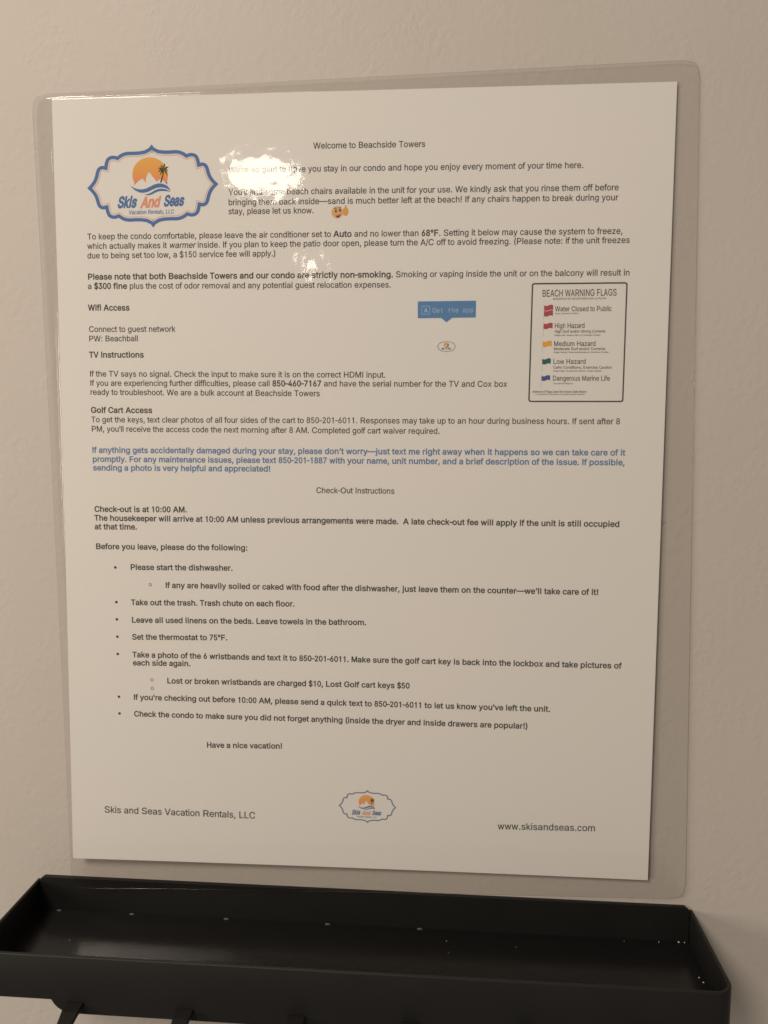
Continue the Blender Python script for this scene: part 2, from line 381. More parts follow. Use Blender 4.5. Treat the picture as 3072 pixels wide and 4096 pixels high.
# ------------------------------------------------------------------ lettering
# letter outlines: advance width and closed contours
GLYPHS = json.loads(r'''{"!":[196,[[[67,160],[63,509],[132,509],[128,160]],[[98,-4],[81,-1],[66,9],[56,24],[52,41],[56,58],[66,73],[81,83],[98,86],[116,83],[130,73],[140,58],[143,41],[140,24],[130,9],[116,-1]]]],"$":[447,[[[202,-74],[202,583],[244,583],[244,-74]],[[224,-9],[172,-4],[128,9],[91,31],[64,60],[46,96],[38,137],[104,137],[110,110],[123,88],[142,71],[166,59],[194,52],[224,49],[257,52],[286,60],[311,74],[329,92],[341,114],[346,139],[342,161],[332,179],[316,193],[296,205],[272,214],[245,222],[184,239],[128,260],[86,289],[60,326],[52,372],[58,413],[75,448],[102,476],[138,498],[180,511],[227,516],[275,511],[316,498],[351,476],[377,449],[394,415],[401,378],[337,378],[326,412],[302,437],[267,453],[225,459],[194,456],[167,448],[145,435],[129,418],[118,398],[115,376],[119,352],[131,334],[148,319],[169,308],[191,300],[212,293],[264,279],[287,272],[312,264],[336,252],[359,238],[379,220],[395,198],[405,171],[408,139],[403,99],[386,64],[360,34],[323,11],[278,-4]]]],"\u0027":[206,[[[78,318],[70,509],[136,509],[128,318]]]],"(":[273,[[[89,207],[92,264],[101,324],[109,364],[119,403],[132,441],[153,494],[177,539],[236,539],[212,485],[191,428],[174,370],[161,313],[154,258],[151,207],[154,161],[160,115],[172,67],[188,16],[202,-19],[218,-57],[236,-96],[177,-96],[150,-46],[128,4],[111,55],[99,106],[92,156]]]],")":[273,[[[37,-96],[56,-56],[72,-18],[86,18],[102,69],[113,116],[120,162],[122,207],[119,258],[112,313],[99,370],[82,428],[62,485],[37,539],[97,539],[121,494],[142,441],[154,403],[164,364],[173,323],[181,264],[184,207],[182,156],[174,104],[161,53],[144,3],[123,-47],[97,-96]]]],",":[188,[[[38,-119],[68,71],[137,71],[84,-119]]]],"-":[453,[[[337,244],[337,188],[114,188],[114,244]]]],".":[188,[[[95,-4],[78,-1],[63,9],[53,24],[50,41],[53,59],[63,73],[78,83],[95,87],[113,83],[128,73],[138,59],[141,41],[138,24],[128,9],[113,-1]]]],"/":[249,[[[235,533],[71,-76],[14,-76],[178,533]]]],"0":[453,[[[227,-7],[174,1],[130,24],[95,62],[69,113],[57,155],[50,202],[48,254],[50,306],[57,353],[69,395],[95,447],[130,484],[174,508],[227,516],[279,508],[323,484],[358,447],[384,395],[396,353],[403,306],[405,254],[403,202],[396,155],[384,113],[359,62],[323,24],[279,1]],[[227,50],[261,56],[290,74],[313,103],[330,144],[340,194],[344,254],[340,314],[330,365],[313,405],[290,435],[261,453],[227,460],[192,453],[163,435],[140,405],[123,365],[113,314],[109,254],[113,194],[123,144],[140,103],[163,74],[192,56]]]],"1":[453,[[[276,509],[276,0],[212,0],[212,420],[190,402],[160,384],[128,371],[128,428],[170,449],[205,478],[233,509]]]],"2":[453,[[[64,0],[64,47],[234,229],[261,257],[282,282],[299,305],[311,327],[318,348],[320,371],[317,397],[308,419],[293,436],[273,449],[250,457],[224,460],[196,457],[172,447],[153,433],[139,413],[130,390],[127,362],[66,362],[71,405],[86,442],[111,473],[143,496],[182,511],[225,516],[268,511],[306,497],[337,474],[361,445],[376,411],[381,372],[378,345],[371,318],[357,290],[336,259],[306,223],[267,180],[153,60],[153,57],[389,57],[389,0]]]],"3":[453,[[[218,-7],[173,-3],[133,10],[98,30],[70,57],[52,91],[44,132],[109,132],[115,107],[126,87],[144,71],[165,59],[191,52],[219,50],[248,53],[275,61],[297,74],[315,93],[325,116],[329,145],[326,172],[316,196],[299,217],[275,234],[242,244],[201,248],[157,248],[157,299],[288,448],[288,452],[70,452],[70,509],[372,509],[372,461],[211,278],[211,289],[264,288],[308,276],[344,253],[371,222],[387,186],[393,145],[387,103],[370,66],[344,36],[309,12],[266,-2]]]],"4":[453,[[[40,105],[40,158],[247,509],[311,509],[109,166],[109,163],[413,163],[413,105]],[[282,0],[282,121],[282,146],[282,318],[343,318],[343,0]]]],"5":[453,[[[221,-7],[178,-2],[140,11],[108,32],[83,60],[66,93],[60,130],[122,130],[127,108],[138,89],[154,73],[173,60],[196,52],[221,50],[250,53],[276,64],[298,82],[314,104],[324,131],[328,162],[324,193],[314,221],[297,244],[275,262],[248,273],[218,277],[192,275],[167,268],[145,258],[128,246],[67,253],[96,509],[366,509],[366,452],[151,452],[134,301],[136,301],[155,315],[178,325],[203,331],[229,334],[263,330],[294,321],[321,306],[345,285],[364,260],[379,231],[388,199],[391,163],[385,117],[369,76],[343,41],[309,15],[268,-1]]]],"6":[453,[[[226,-7],[182,-1],[142,15],[109,40],[84,74],[69,115],[64,162],[68,199],[80,239],[102,285],[137,340],[252,509],[322,509],[151,261],[145,261],[154,275],[165,288],[179,299],[196,307],[214,312],[235,314],[278,309],[316,295],[346,271],[370,240],[384,201],[389,157],[384,112],[368,73],[343,39],[310,14],[271,-2]],[[226,48],[254,52],[279,63],[299,79],[314,101],[324,128],[327,157],[324,187],[314,213],[299,235],[279,251],[254,262],[226,265],[198,262],[174,252],[153,235],[138,214],[128,188],[125,158],[128,128],[138,102],[153,79],[174,63],[198,52]]]],"7":[453,[[[97,0],[323,448],[323,452],[62,452],[62,509],[391,509],[391,449],[165,0]]]],"8":[453,[[[226,-7],[178,-2],[136,11],[101,33],[74,62],[57,96],[52,135],[55,166],[65,195],[81,220],[101,241],[125,256],[153,265],[153,267],[119,282],[93,308],[76,342],[70,380],[75,417],[90,450],[114,477],[146,498],[184,511],[226,516],[269,511],[306,498],[337,477],[361,450],[377,417],[382,380],[376,342],[359,308],[333,282],[300,267],[300,265],[327,256],[351,241],[372,220],[387,195],[397,166],[401,135],[395,96],[378,62],[352,33],[317,11],[275,-2]],[[226,49],[258,52],[285,60],[307,74],[323,91],[333,113],[337,139],[333,165],[322,189],[305,208],[283,223],[256,232],[226,235],[196,232],[169,223],[147,208],[130,189],[119,165],[115,139],[119,113],[129,91],[145,74],[167,60],[195,52]],[[226,290],[252,292],[274,300],[293,313],[307,330],[316,351],[319,376],[316,399],[308,420],[294,437],[275,449],[252,457],[226,460],[200,457],[177,449],[159,437],[145,420],[136,399],[133,376],[136,351],[145,330],[159,313],[178,300],[201,292]]]],"9":[453,[[[226,516],[271,510],[310,494],[343,468],[368,434],[384,393],[389,347],[385,309],[373,270],[350,224],[315,168],[200,0],[130,0],[301,248],[307,248],[299,234],[287,221],[273,210],[257,202],[238,196],[218,195],[175,199],[137,214],[106,237],[83,269],[68,307],[64,352],[69,397],[85,436],[110,469],[143,494],[182,510]],[[226,460],[199,457],[174,446],[154,429],[138,407],[129,381],[125,352],[129,322],[138,295],[154,274],[174,257],[199,247],[226,243],[254,247],[279,257],[299,273],[314,295],[324,321],[327,350],[324,381],[314,407],[299,429],[279,446],[254,457]]]],":":[188,[[[95,-4],[78,-1],[63,9],[53,24],[50,41],[53,59],[63,73],[78,83],[95,87],[113,83],[128,73],[138,59],[141,41],[138,24],[128,9],[113,-1]],[[95,271],[78,274],[63,284],[53,299],[50,316],[53,334],[63,349],[78,359],[95,362],[113,359],[128,349],[138,334],[141,316],[138,299],[128,284],[113,274]]]],";":[188,[[[38,-119],[68,71],[137,71],[84,-119]],[[103,271],[86,274],[71,284],[61,299],[58,316],[61,334],[71,349],[86,359],[103,362],[121,359],[136,349],[146,334],[149,316],[146,299],[136,284],[121,274]]]],"A":[480,[[[16,0],[201,509],[276,509],[463,0],[395,0],[287,302],[264,372],[232,478],[245,478],[213,371],[191,302],[85,0]],[[110,142],[110,199],[370,199],[370,142]]]],"B":[456,[[[60,0],[60,509],[241,509],[289,504],[329,491],[359,469],[381,442],[394,410],[398,374],[395,344],[387,320],[373,301],[356,286],[336,275],[315,267],[315,262],[339,257],[363,245],[385,227],[402,203],[414,173],[418,136],[413,100],[400,67],[377,39],[344,18],[301,4],[247,0]],[[125,57],[245,57],[296,63],[330,80],[349,105],[355,137],[352,161],[342,184],[327,203],[306,218],[279,228],[248,231],[125,231]],[[125,285],[238,285],[265,288],[288,296],[308,309],[323,326],[333,348],[336,372],[330,403],[313,429],[283,446],[240,452],[125,452]]]],"C":[510,[[[267,-7],[225,-3],[186,7],[150,25],[119,49],[92,79],[70,115],[53,157],[44,203],[40,254],[44,305],[53,352],[70,393],[92,429],[119,459],[150,484],[186,501],[225,512],[267,516],[305,513],[340,504],[373,490],[402,471],[427,447],[448,418],[463,385],[473,348],[408,348],[401,373],[389,395],[375,413],[357,428],[337,440],[315,449],[292,454],[267,456],[223,450],[184,432],[150,403],[125,364],[109,314],[103,254],[109,194],[125,145],[151,105],[184,76],[223,59],[267,53],[292,55],[315,60],[337,69],[357,81],[375,96],[389,114],[401,136],[408,160],[473,160],[463,124],[448,91],[428,62],[402,38],[373,19],[341,5],[305,-4]]]],"D":[502,[[[219,0],[96,0],[96,57],[215,57],[272,63],[318,81],[354,110],[379,149],[394,198],[399,255],[394,312],[379,361],[354,399],[320,428],[275,446],[221,452],[93,452],[93,509],[225,509],[273,505],[315,495],[353,478],[399,441],[433,391],[449,351],[458,306],[462,255],[458,205],[449,159],[433,119],[411,83],[384,54],[351,31],[312,14],[268,3]],[[125,509],[125,0],[60,0],[60,509]]]],"E":[419,[[[60,0],[60,509],[372,509],[372,452],[125,452],[125,286],[355,286],[355,229],[125,229],[125,57],[375,57],[375,0]]]],"F":[410,[[[60,0],[60,509],[369,509],[369,452],[125,452],[125,278],[346,278],[346,221],[125,221],[125,0]]]],"G":[520,[[[269,-7],[225,-3],[185,7],[149,25],[118,49],[91,79],[69,116],[53,157],[43,203],[40,254],[43,305],[53,352],[69,393],[91,429],[117,459],[149,484],[184,501],[223,512],[265,516],[304,513],[340,504],[374,489],[403,469],[429,445],[449,416],[465,384],[474,349],[408,349],[399,372],[387,393],[373,411],[356,427],[337,439],[315,448],[291,454],[265,456],[222,450],[183,432],[150,404],[125,364],[109,314],[103,254],[109,194],[125,145],[151,105],[184,76],[224,59],[269,53],[309,57],[345,71],[374,93],[396,123],[410,160],[415,202],[434,199],[283,199],[283,256],[478,256],[478,200],[471,141],[451,91],[419,50],[377,19],[326,0]]]],"H":[517,[[[60,0],[60,509],[125,509],[125,289],[392,289],[392,509],[457,509],[457,0],[392,0],[392,232],[125,232],[125,0]]]],"I":[185,[[[60,0],[60,509],[125,509],[125,0]]]],"L":[393,[[[60,0],[60,509],[125,509],[125,57],[361,57],[361,0]]]],"M":[628,[[[60,0],[60,509],[152,509],[277,187],[282,174],[287,159],[299,123],[311,84],[322,49],[307,49],[318,83],[330,121],[342,158],[352,187],[476,509],[568,509],[568,0],[504,0],[504,291],[504,327],[505,369],[506,413],[507,457],[513,457],[498,409],[482,363],[467,322],[456,291],[342,0],[286,0],[170,291],[159,321],[145,361],[129,408],[112,457],[119,457],[120,416],[121,372],[122,328],[122,291],[122,0]]]],"N":[523,[[[60,0],[60,509],[136,509],[343,183],[352,169],[363,151],[388,107],[414,55],[405,54],[402,81],[401,108],[399,157],[399,195],[399,509],[463,509],[463,0],[387,0],[202,290],[177,331],[148,381],[108,452],[119,454],[122,384],[124,328],[125,291],[125,0]]]],"O":[533,[[[267,-7],[225,-3],[186,7],[150,25],[119,49],[92,79],[70,115],[53,157],[44,203],[40,254],[44,305],[53,352],[70,393],[92,429],[119,459],[150,484],[186,501],[225,512],[267,516],[309,512],[348,501],[384,484],[415,459],[442,429],[464,393],[480,352],[490,305],[493,254],[490,203],[480,157],[464,115],[442,79],[415,49],[384,25],[348,7],[309,-3]],[[267,53],[310,59],[349,76],[383,105],[408,144],[425,194],[430,254],[425,314],[408,365],[383,404],[349,433],[310,450],[267,456],[223,450],[184,433],[151,404],[125,364],[109,314],[103,254],[109,194],[125,144],[151,105],[184,76],[223,59]]]],"P":[445,[[[60,0],[60,509],[235,509],[289,503],[332,487],[366,462],[390,430],[404,391],[409,348],[404,304],[390,265],[366,233],[332,207],[289,191],[235,186],[109,186],[109,242],[233,242],[269,246],[297,256],[318,272],[333,294],[342,319],[344,348],[342,376],[333,402],[318,423],[297,439],[268,449],[232,452],[125,452],[125,0]]]],"R":[449,[[[60,0],[60,509],[236,509],[290,504],[333,489],[367,465],[390,433],[405,395],[409,352],[405,309],[390,271],[367,240],[333,217],[289,203],[236,198],[96,198],[96,255],[234,255],[269,258],[298,267],[319,281],[334,300],[342,324],[345,352],[342,380],[334,405],[319,425],[298,440],[269,449],[233,452],[125,452],[125,0]],[[353,0],[230,229],[303,229],[428,0]]]],"S":[447,[[[224,-9],[172,-4],[128,9],[91,31],[64,60],[46,96],[38,137],[104,137],[110,110],[123,88],[142,71],[166,59],[194,52],[224,49],[257,52],[286,60],[311,74],[329,92],[341,114],[346,139],[342,161],[332,179],[316,193],[296,205],[272,214],[245,222],[184,239],[128,260],[86,289],[60,326],[52,372],[58,413],[75,448],[102,476],[138,498],[180,511],[227,516],[275,511],[316,498],[351,476],[377,449],[394,415],[401,378],[337,378],[326,412],[302,437],[267,453],[225,459],[194,456],[167,448],[145,435],[129,418],[118,398],[115,376],[119,352],[131,334],[148,319],[169,308],[191,300],[212,293],[264,279],[287,272],[312,264],[336,252],[359,238],[379,220],[395,198],[405,171],[408,139],[403,99],[386,64],[360,34],[323,11],[278,-4]]]],"T":[449,[[[32,452],[32,509],[417,509],[417,452],[257,452],[257,0],[193,0],[193,452]]]],"U":[517,[[[259,-8],[203,-2],[154,15],[114,43],[85,80],[66,124],[60,173],[60,509],[124,509],[124,178],[128,144],[141,113],[160,87],[187,68],[220,56],[259,52],[298,56],[331,68],[357,87],[377,113],[389,144],[393,178],[393,509],[457,509],[457,173],[451,124],[433,80],[403,43],[363,15],[315,-2]]]],"V":[480,[[[204,0],[16,509],[84,509],[192,206],[215,137],[248,31],[235,31],[267,138],[290,206],[395,509],[463,509],[278,0]]]],"W":[686,[[[155,0],[16,509],[82,509],[163,196],[175,145],[187,94],[197,40],[189,40],[200,94],[211,145],[224,196],[306,509],[380,509],[462,196],[474,145],[486,94],[497,40],[488,40],[499,94],[510,145],[523,196],[603,509],[670,509],[530,0],[455,0],[368,323],[351,391],[336,475],[350,475],[335,395],[327,359],[318,323],[230,0]]]],"X":[474,[[[18,0],[217,284],[217,236],[29,509],[104,509],[178,400],[204,361],[223,329],[243,292],[232,292],[252,329],[261,345],[272,361],[298,400],[374,509],[446,509],[259,239],[259,287],[456,0],[382,0],[292,129],[268,165],[250,195],[230,231],[244,231],[225,196],[206,166],[182,129],[91,0]]]],"Y":[472,[[[203,0],[203,208],[16,509],[91,509],[192,344],[208,318],[222,292],[236,264],[250,230],[224,230],[237,265],[251,293],[280,344],[381,509],[455,509],[268,208],[268,0]]]],"Z":[438,[[[42,0],[42,46],[273,385],[306,431],[341,476],[348,454],[285,452],[223,452],[40,452],[40,509],[397,509],[397,462],[169,129],[134,81],[97,33],[90,54],[152,57],[214,57],[399,57],[399,0]]]],"a":[389,[[[160,-9],[126,-5],[94,5],[68,22],[48,45],[35,73],[30,108],[34,138],[43,161],[58,179],[78,193],[100,203],[125,211],[152,216],[178,220],[234,227],[252,230],[265,235],[273,243],[276,255],[276,257],[273,279],[267,297],[256,311],[240,322],[220,329],[196,331],[171,329],[149,322],[132,313],[118,301],[107,288],[100,274],[41,291],[57,322],[79,346],[104,364],[133,375],[163,382],[194,384],[215,383],[239,379],[263,372],[286,360],[306,343],[322,320],[333,290],[337,251],[337,0],[277,0],[277,52],[272,52],[264,38],[252,25],[236,12],[215,1],[190,-6]],[[170,45],[202,49],[228,59],[248,74],[263,93],[272,115],[276,138],[276,190],[270,186],[259,182],[246,179],[231,176],[200,171],[175,168],[154,164],[134,159],[117,150],[103,139],[95,124],[92,105],[94,87],[102,72],[114,61],[130,52],[149,47]]]],"b":[424,[[[229,-8],[198,-5],[172,4],[153,17],[138,31],[127,46],[118,59],[112,59],[112,0],[53,0],[53,509],[114,509],[114,319],[118,319],[127,331],[137,346],[152,360],[171,373],[197,381],[229,384],[274,378],[313,361],[345,332],[370,293],[385,245],[390,189],[385,133],[370,84],[346,45],[313,16],[274,-2]],[[220,47],[253,51],[279,66],[301,88],[316,117],[325,151],[328,189],[325,227],[316,261],[301,290],[280,311],[253,325],[220,330],[188,325],[161,312],[140,291],[125,263],[116,229],[113,189],[116,150],[125,115],[140,86],[162,65],[188,51]]]],"c":[396,[[[207,-8],[159,-2],[117,16],[82,46],[56,85],[40,133],[34,187],[40,243],[56,291],[82,330],[117,360],[159,378],[207,384],[234,383],[260,377],[284,368],[305,356],[324,341],[340,322],[353,301],[362,277],[303,262],[298,276],[290,289],[281,301],[270,311],[257,319],[242,325],[226,329],[207,330],[173,325],[145,310],[124,287],[108,258],[99,224],[96,187],[99,151],[108,117],[124,89],[145,66],[173,51],[207,46],[226,48],[243,52],[258,58],[271,66],[282,76],[292,89],[299,102],[304,117],[363,102],[354,78],[341,56],[325,37],[306,21],[285,9],[261,-1],[235,-6]]]],"d":[424,[[[195,-8],[151,-2],[111,16],[79,45],[55,84],[39,133],[34,189],[39,245],[55,293],[79,332],[112,361],[151,378],[196,384],[228,381],[253,373],[272,360],[287,346],[298,331],[306,319],[311,319],[311,509],[372,509],[372,0],[313,0],[313,59],[307,59],[298,46],[287,31],[272,17],[252,4],[227,-5]],[[205,47],[236,51],[263,65],[284,86],[299,115],[309,150],[312,189],[309,229],[300,263],[284,291],[263,312],[237,325],[205,330],[172,325],[145,311],[124,290],[108,261],[99,227],[96,189],[99,151],[109,117],[124,88],[145,66],[172,51]]]],"e":[404,[[[212,-8],[161,-2],[117,16],[82,46],[56,85],[40,132],[34,187],[39,242],[55,290],[81,329],[115,359],[157,378],[205,384],[236,382],[266,374],[294,361],[319,341],[341,315],[357,282],[368,242],[371,194],[371,169],[75,169],[75,221],[338,221],[310,202],[307,237],[298,269],[283,294],[263,314],[237,326],[205,330],[173,326],[146,313],[125,294],[109,270],[99,241],[96,211],[96,178],[100,139],[110,106],[128,80],[151,61],[179,50],[212,46],[234,48],[254,53],[271,61],[285,73],[297,88],[306,105],[365,91],[353,63],[335,39],[311,19],[283,4],[249,-5]]]],"f":[254,[[[228,379],[228,327],[6,327],[6,379]],[[81,0],[81,432],[84,461],[96,486],[113,505],[135,519],[161,527],[187,530],[207,529],[222,527],[234,524],[243,521],[227,468],[222,470],[215,472],[206,473],[195,474],[171,470],[154,460],[145,443],[142,419],[142,0]]]],"g":[425,[[[207,-151],[168,-148],[134,-140],[105,-127],[82,-110],[64,-91],[51,-69],[101,-41],[110,-53],[122,-66],[136,-78],[154,-88],[178,-95],[207,-97],[249,-92],[282,-75],[304,-47],[311,-6],[311,68],[306,68],[298,56],[287,41],[272,28],[252,16],[227,8],[195,5],[152,10],[113,27],[80,53],[55,90],[39,136],[34,191],[39,246],[55,293],[80,332],[112,361],[152,378],[196,384],[228,382],[253,373],[273,360],[288,346],[299,331],[308,319],[313,319],[313,379],[372,379],[372,-9],[367,-54],[350,-90],[324,-117],[291,-136],[251,-147]],[[205,59],[237,63],[264,75],[285,95],[300,121],[309,154],[312,193],[309,231],[300,264],[285,291],[264,312],[237,325],[205,330],[172,325],[145,312],[124,290],[109,262],[99,229],[96,193],[99,155],[109,123],[124,96],[145,76],[172,63]]]],"h":[410,[[[114,227],[114,0],[53,0],[53,509],[114,509],[114,287],[102,287],[124,332],[152,362],[187,379],[227,384],[264,380],[295,369],[321,349],[341,321],[353,285],[357,240],[357,0],[296,0],[296,235],[290,275],[273,304],[246,323],[210,329],[184,326],[161,317],[141,303],[126,283],[117,257]]]],"i":[167,[[[53,0],[53,379],[114,379],[114,0]],[[84,443],[67,446],[54,455],[44,468],[41,483],[44,499],[54,512],[67,521],[84,524],[100,521],[114,512],[123,499],[126,483],[123,468],[114,455],[100,446]]]],"j":[167,[[[53,379],[114,379],[114,-30],[111,-63],[102,-90],[86,-113],[65,-129],[37,-139],[4,-143],[-10,-143],[-10,-87],[2,-87],[25,-83],[40,-72],[50,-54],[53,-29]],[[83,443],[67,446],[53,455],[44,468],[41,483],[44,499],[53,512],[67,521],[83,524],[100,521],[114,512],[123,499],[126,483],[123,468],[114,455],[100,446]]]],"k":[381,[[[110,137],[110,212],[121,212],[284,379],[360,379],[184,199],[177,199]],[[53,0],[53,509],[114,509],[114,0]],[[294,0],[148,186],[191,229],[372,0]]]],"l":[186,[[[62,0],[62,509],[124,509],[124,0]]]],"m":[610,[[[53,0],[53,379],[112,379],[112,295],[108,295],[118,323],[132,346],[151,363],[172,376],[195,384],[219,386],[257,380],[287,361],[309,331],[321,295],[312,295],[322,321],[337,343],[357,361],[381,375],[407,383],[437,386],[468,383],[497,372],[522,354],[541,328],[553,296],[557,255],[557,0],[496,0],[496,254],[490,289],[473,313],[447,326],[419,330],[395,328],[374,320],[358,307],[345,290],[338,270],[335,247],[335,0],[274,0],[274,260],[269,288],[253,311],[229,326],[199,330],[178,328],[158,320],[140,307],[126,289],[117,266],[114,238],[114,0]]]],"n":[410,[[[114,227],[114,0],[53,0],[53,379],[112,379],[112,287],[102,287],[124,332],[152,362],[187,379],[227,384],[264,380],[295,369],[321,349],[341,321],[353,285],[357,240],[357,0],[296,0],[296,235],[290,275],[273,304],[246,323],[210,329],[184,326],[161,317],[141,303],[126,283],[117,257]]]],"o":[415,[[[207,-8],[159,-2],[117,16],[82,46],[56,85],[40,133],[34,187],[40,243],[56,291],[82,330],[117,360],[159,378],[207,384],[256,378],[299,360],[333,330],[359,291],[376,243],[381,187],[376,133],[359,85],[333,46],[299,16],[256,-2]],[[207,46],[242,51],[270,66],[292,89],[307,117],[316,151],[319,187],[316,224],[307,258],[292,287],[270,310],[242,325],[207,330],[173,325],[145,310],[124,287],[108,258],[99,224],[96,187],[99,151],[108,117],[124,89],[145,66],[173,51]]]],"p":[424,[[[53,-143],[53,379],[112,379],[112,319],[118,319],[126,331],[137,346],[152,360],[171,373],[197,381],[229,384],[274,378],[313,361],[345,332],[370,293],[385,245],[390,189],[385,133],[370,84],[346,45],[313,16],[274,-2],[229,-8],[198,-5],[173,4],[153,17],[138,31],[127,46],[118,59],[114,59],[114,-143]],[[220,47],[253,51],[279,66],[301,88],[316,117],[325,151],[328,189],[325,227],[316,261],[301,290],[280,311],[253,325],[220,330],[188,325],[161,312],[140,291],[125,263],[116,229],[113,189],[116,150],[125,115],[140,86],[162,65],[188,51]]]],"q":[424,[[[372,-143],[311,-143],[311,59],[306,59],[298,46],[287,31],[272,17],[252,4],[227,-5],[195,-8],[151,-2],[111,16],[79,45],[55,84],[39,133],[34,189],[39,245],[55,293],[79,332],[112,361],[151,378],[196,384],[228,381],[253,373],[272,360],[287,346],[298,331],[307,319],[313,319],[313,379],[372,379]],[[205,47],[236,51],[263,65],[284,86],[299,115],[309,150],[312,189],[309,229],[300,263],[284,291],[263,312],[237,325],[205,330],[172,325],[145,311],[124,290],[108,261],[99,227],[96,189],[99,151],[109,117],[124,88],[145,66],[172,51]]]],"r":[259,[[[53,0],[53,379],[112,379],[112,321],[115,321],[130,347],[152,367],[181,380],[213,385],[229,384],[243,384],[243,322],[239,323],[230,324],[219,325],[207,326],[182,323],[159,315],[140,301],[126,284],[117,262],[114,237],[114,0]]]],"s":[365,[[[182,-8],[145,-5],[112,3],[84,18],[62,38],[45,63],[36,94],[94,107],[105,79],[124,60],[150,49],[181,45],[217,50],[244,62],[262,81],[268,103],[265,121],[254,136],[237,147],[212,155],[149,170],[104,186],[72,208],[53,237],[47,274],[51,305],[65,332],[87,354],[115,370],[149,381],[187,384],[223,381],[254,372],[279,358],[299,339],[314,316],[324,290],[268,277],[258,298],[243,316],[219,328],[187,333],[156,329],[131,317],[114,299],[109,277],[112,258],[124,243],[144,232],[172,223],[229,209],[275,194],[306,171],[325,142],[331,107],[326,75],[312,47],[290,24],[260,6],[223,-5]]]],"t":[227,[[[204,379],[204,327],[6,327],[6,379]],[[65,471],[126,471],[126,98],[128,76],[136,61],[150,53],[170,50],[177,50],[185,51],[202,54],[213,2],[203,-1],[192,-3],[180,-4],[168,-4],[125,2],[92,21],[72,52],[65,93]]]],"u":[410,[[[182,-5],[146,-1],[115,11],[89,31],[69,59],[57,95],[53,139],[53,379],[114,379],[114,144],[119,105],[137,75],[164,56],[200,50],[226,53],[249,62],[268,77],[283,97],[293,122],[296,153],[296,379],[357,379],[357,0],[298,0],[298,92],[307,92],[286,47],[257,17],[222,0]]]],"v":[389,[[[163,0],[17,379],[84,379],[165,155],[177,121],[187,87],[206,21],[184,21],[203,87],[213,121],[224,155],[305,379],[371,379],[226,0]]]],"w":[567,[[[138,0],[23,379],[87,379],[133,214],[154,137],[175,41],[165,41],[186,135],[206,214],[252,379],[316,379],[362,214],[382,136],[402,41],[391,41],[413,135],[434,214],[480,379],[545,379],[429,0],[368,0],[319,172],[305,225],[291,280],[277,338],[291,338],[277,280],[263,225],[248,172],[199,0]]]],"x":[379,[[[21,0],[171,218],[171,171],[29,379],[100,379],[147,306],[164,279],[179,253],[207,206],[175,206],[190,229],[202,253],[216,279],[233,306],[282,379],[352,379],[209,169],[209,214],[358,0],[287,0],[231,85],[214,112],[200,136],[187,159],[173,182],[205,182],[191,159],[178,136],[165,112],[148,85],[91,0]]]],"y":[389,[[[47,-139],[61,-86],[71,-87],[88,-90],[104,-89],[118,-84],[130,-74],[141,-58],[151,-36],[163,-1],[17,379],[84,379],[165,155],[177,121],[187,87],[206,21],[184,21],[202,87],[212,121],[224,155],[305,379],[371,379],[204,-58],[191,-85],[177,-107],[159,-124],[139,-136],[117,-143],[91,-145],[77,-145],[65,-143],[54,-141]]]],"z":[380,[[[42,0],[42,46],[254,320],[254,323],[48,323],[48,379],[333,379],[333,331],[126,60],[126,56],[339,56],[339,0]]]],"°":[316,[[[158,283],[128,287],[101,298],[77,316],[59,340],[47,367],[43,397],[47,428],[59,455],[77,479],[101,497],[128,509],[158,513],[188,509],[216,497],[239,479],[257,455],[269,428],[273,397],[269,367],[257,340],[239,316],[216,298],[188,287]],[[158,334],[175,336],[190,343],[203,353],[213,366],[220,381],[222,397],[220,414],[213,430],[203,443],[190,453],[175,459],[158,462],[141,459],[126,453],[113,443],[103,430],[97,414],[95,397],[97,381],[103,366],[113,353],[126,343],[141,336]]]],"—":[699,[[[699,244],[699,188],[0,188],[0,244]]]],"’":[177,[[[52,318],[82,509],[151,509],[98,318]]]]}''')
REG = dict(zip(" !\"#$%&'()*+,-./0123456789:;<=>?@", [278,278,355,556,556,889,667,191,333,333,389,584,278,333,278,278]+[556]*10+[278,278,584,584,584,556,1015]))
REG.update(zip("ABCDEFGHIJKLMNOPQRSTUVWXYZ", [667,667,722,722,667,611,778,722,278,500,667,556,833,722,778,667,778,722,667,611,722,667,944,667,667,611]))
REG.update(zip("abcdefghijklmnopqrstuvwxyz", [556,556,500,556,556,278,556,556,222,222,500,222,833,556,556,556,556,333,500,278,556,500,722,500,500,500]))
REG.update({'—': 1000, '’': 222, '°': 400})
BOLD = dict(REG)
BOLD.update(zip("ABCDEFGHIJKLMNOPQRSTUVWXYZ", [722,722,722,722,667,611,778,722,278,556,722,611,833,722,778,667,778,722,667,611,722,667,944,667,667,611]))
BOLD.update(zip("abcdefghijklmnopqrstuvwxyz", [556,611,556,611,556,333,611,611,278,278,556,278,889,611,611,611,611,389,556,333,611,556,778,556,556,500]))
BOLD.update({"'": 238, '!': 333, ':': 333, ';': 333, '’': 278})
CAP = 0.716 / 0.509
NARROW = set("ilIjft.,:;'!’()-rJ1")
_cache = {}
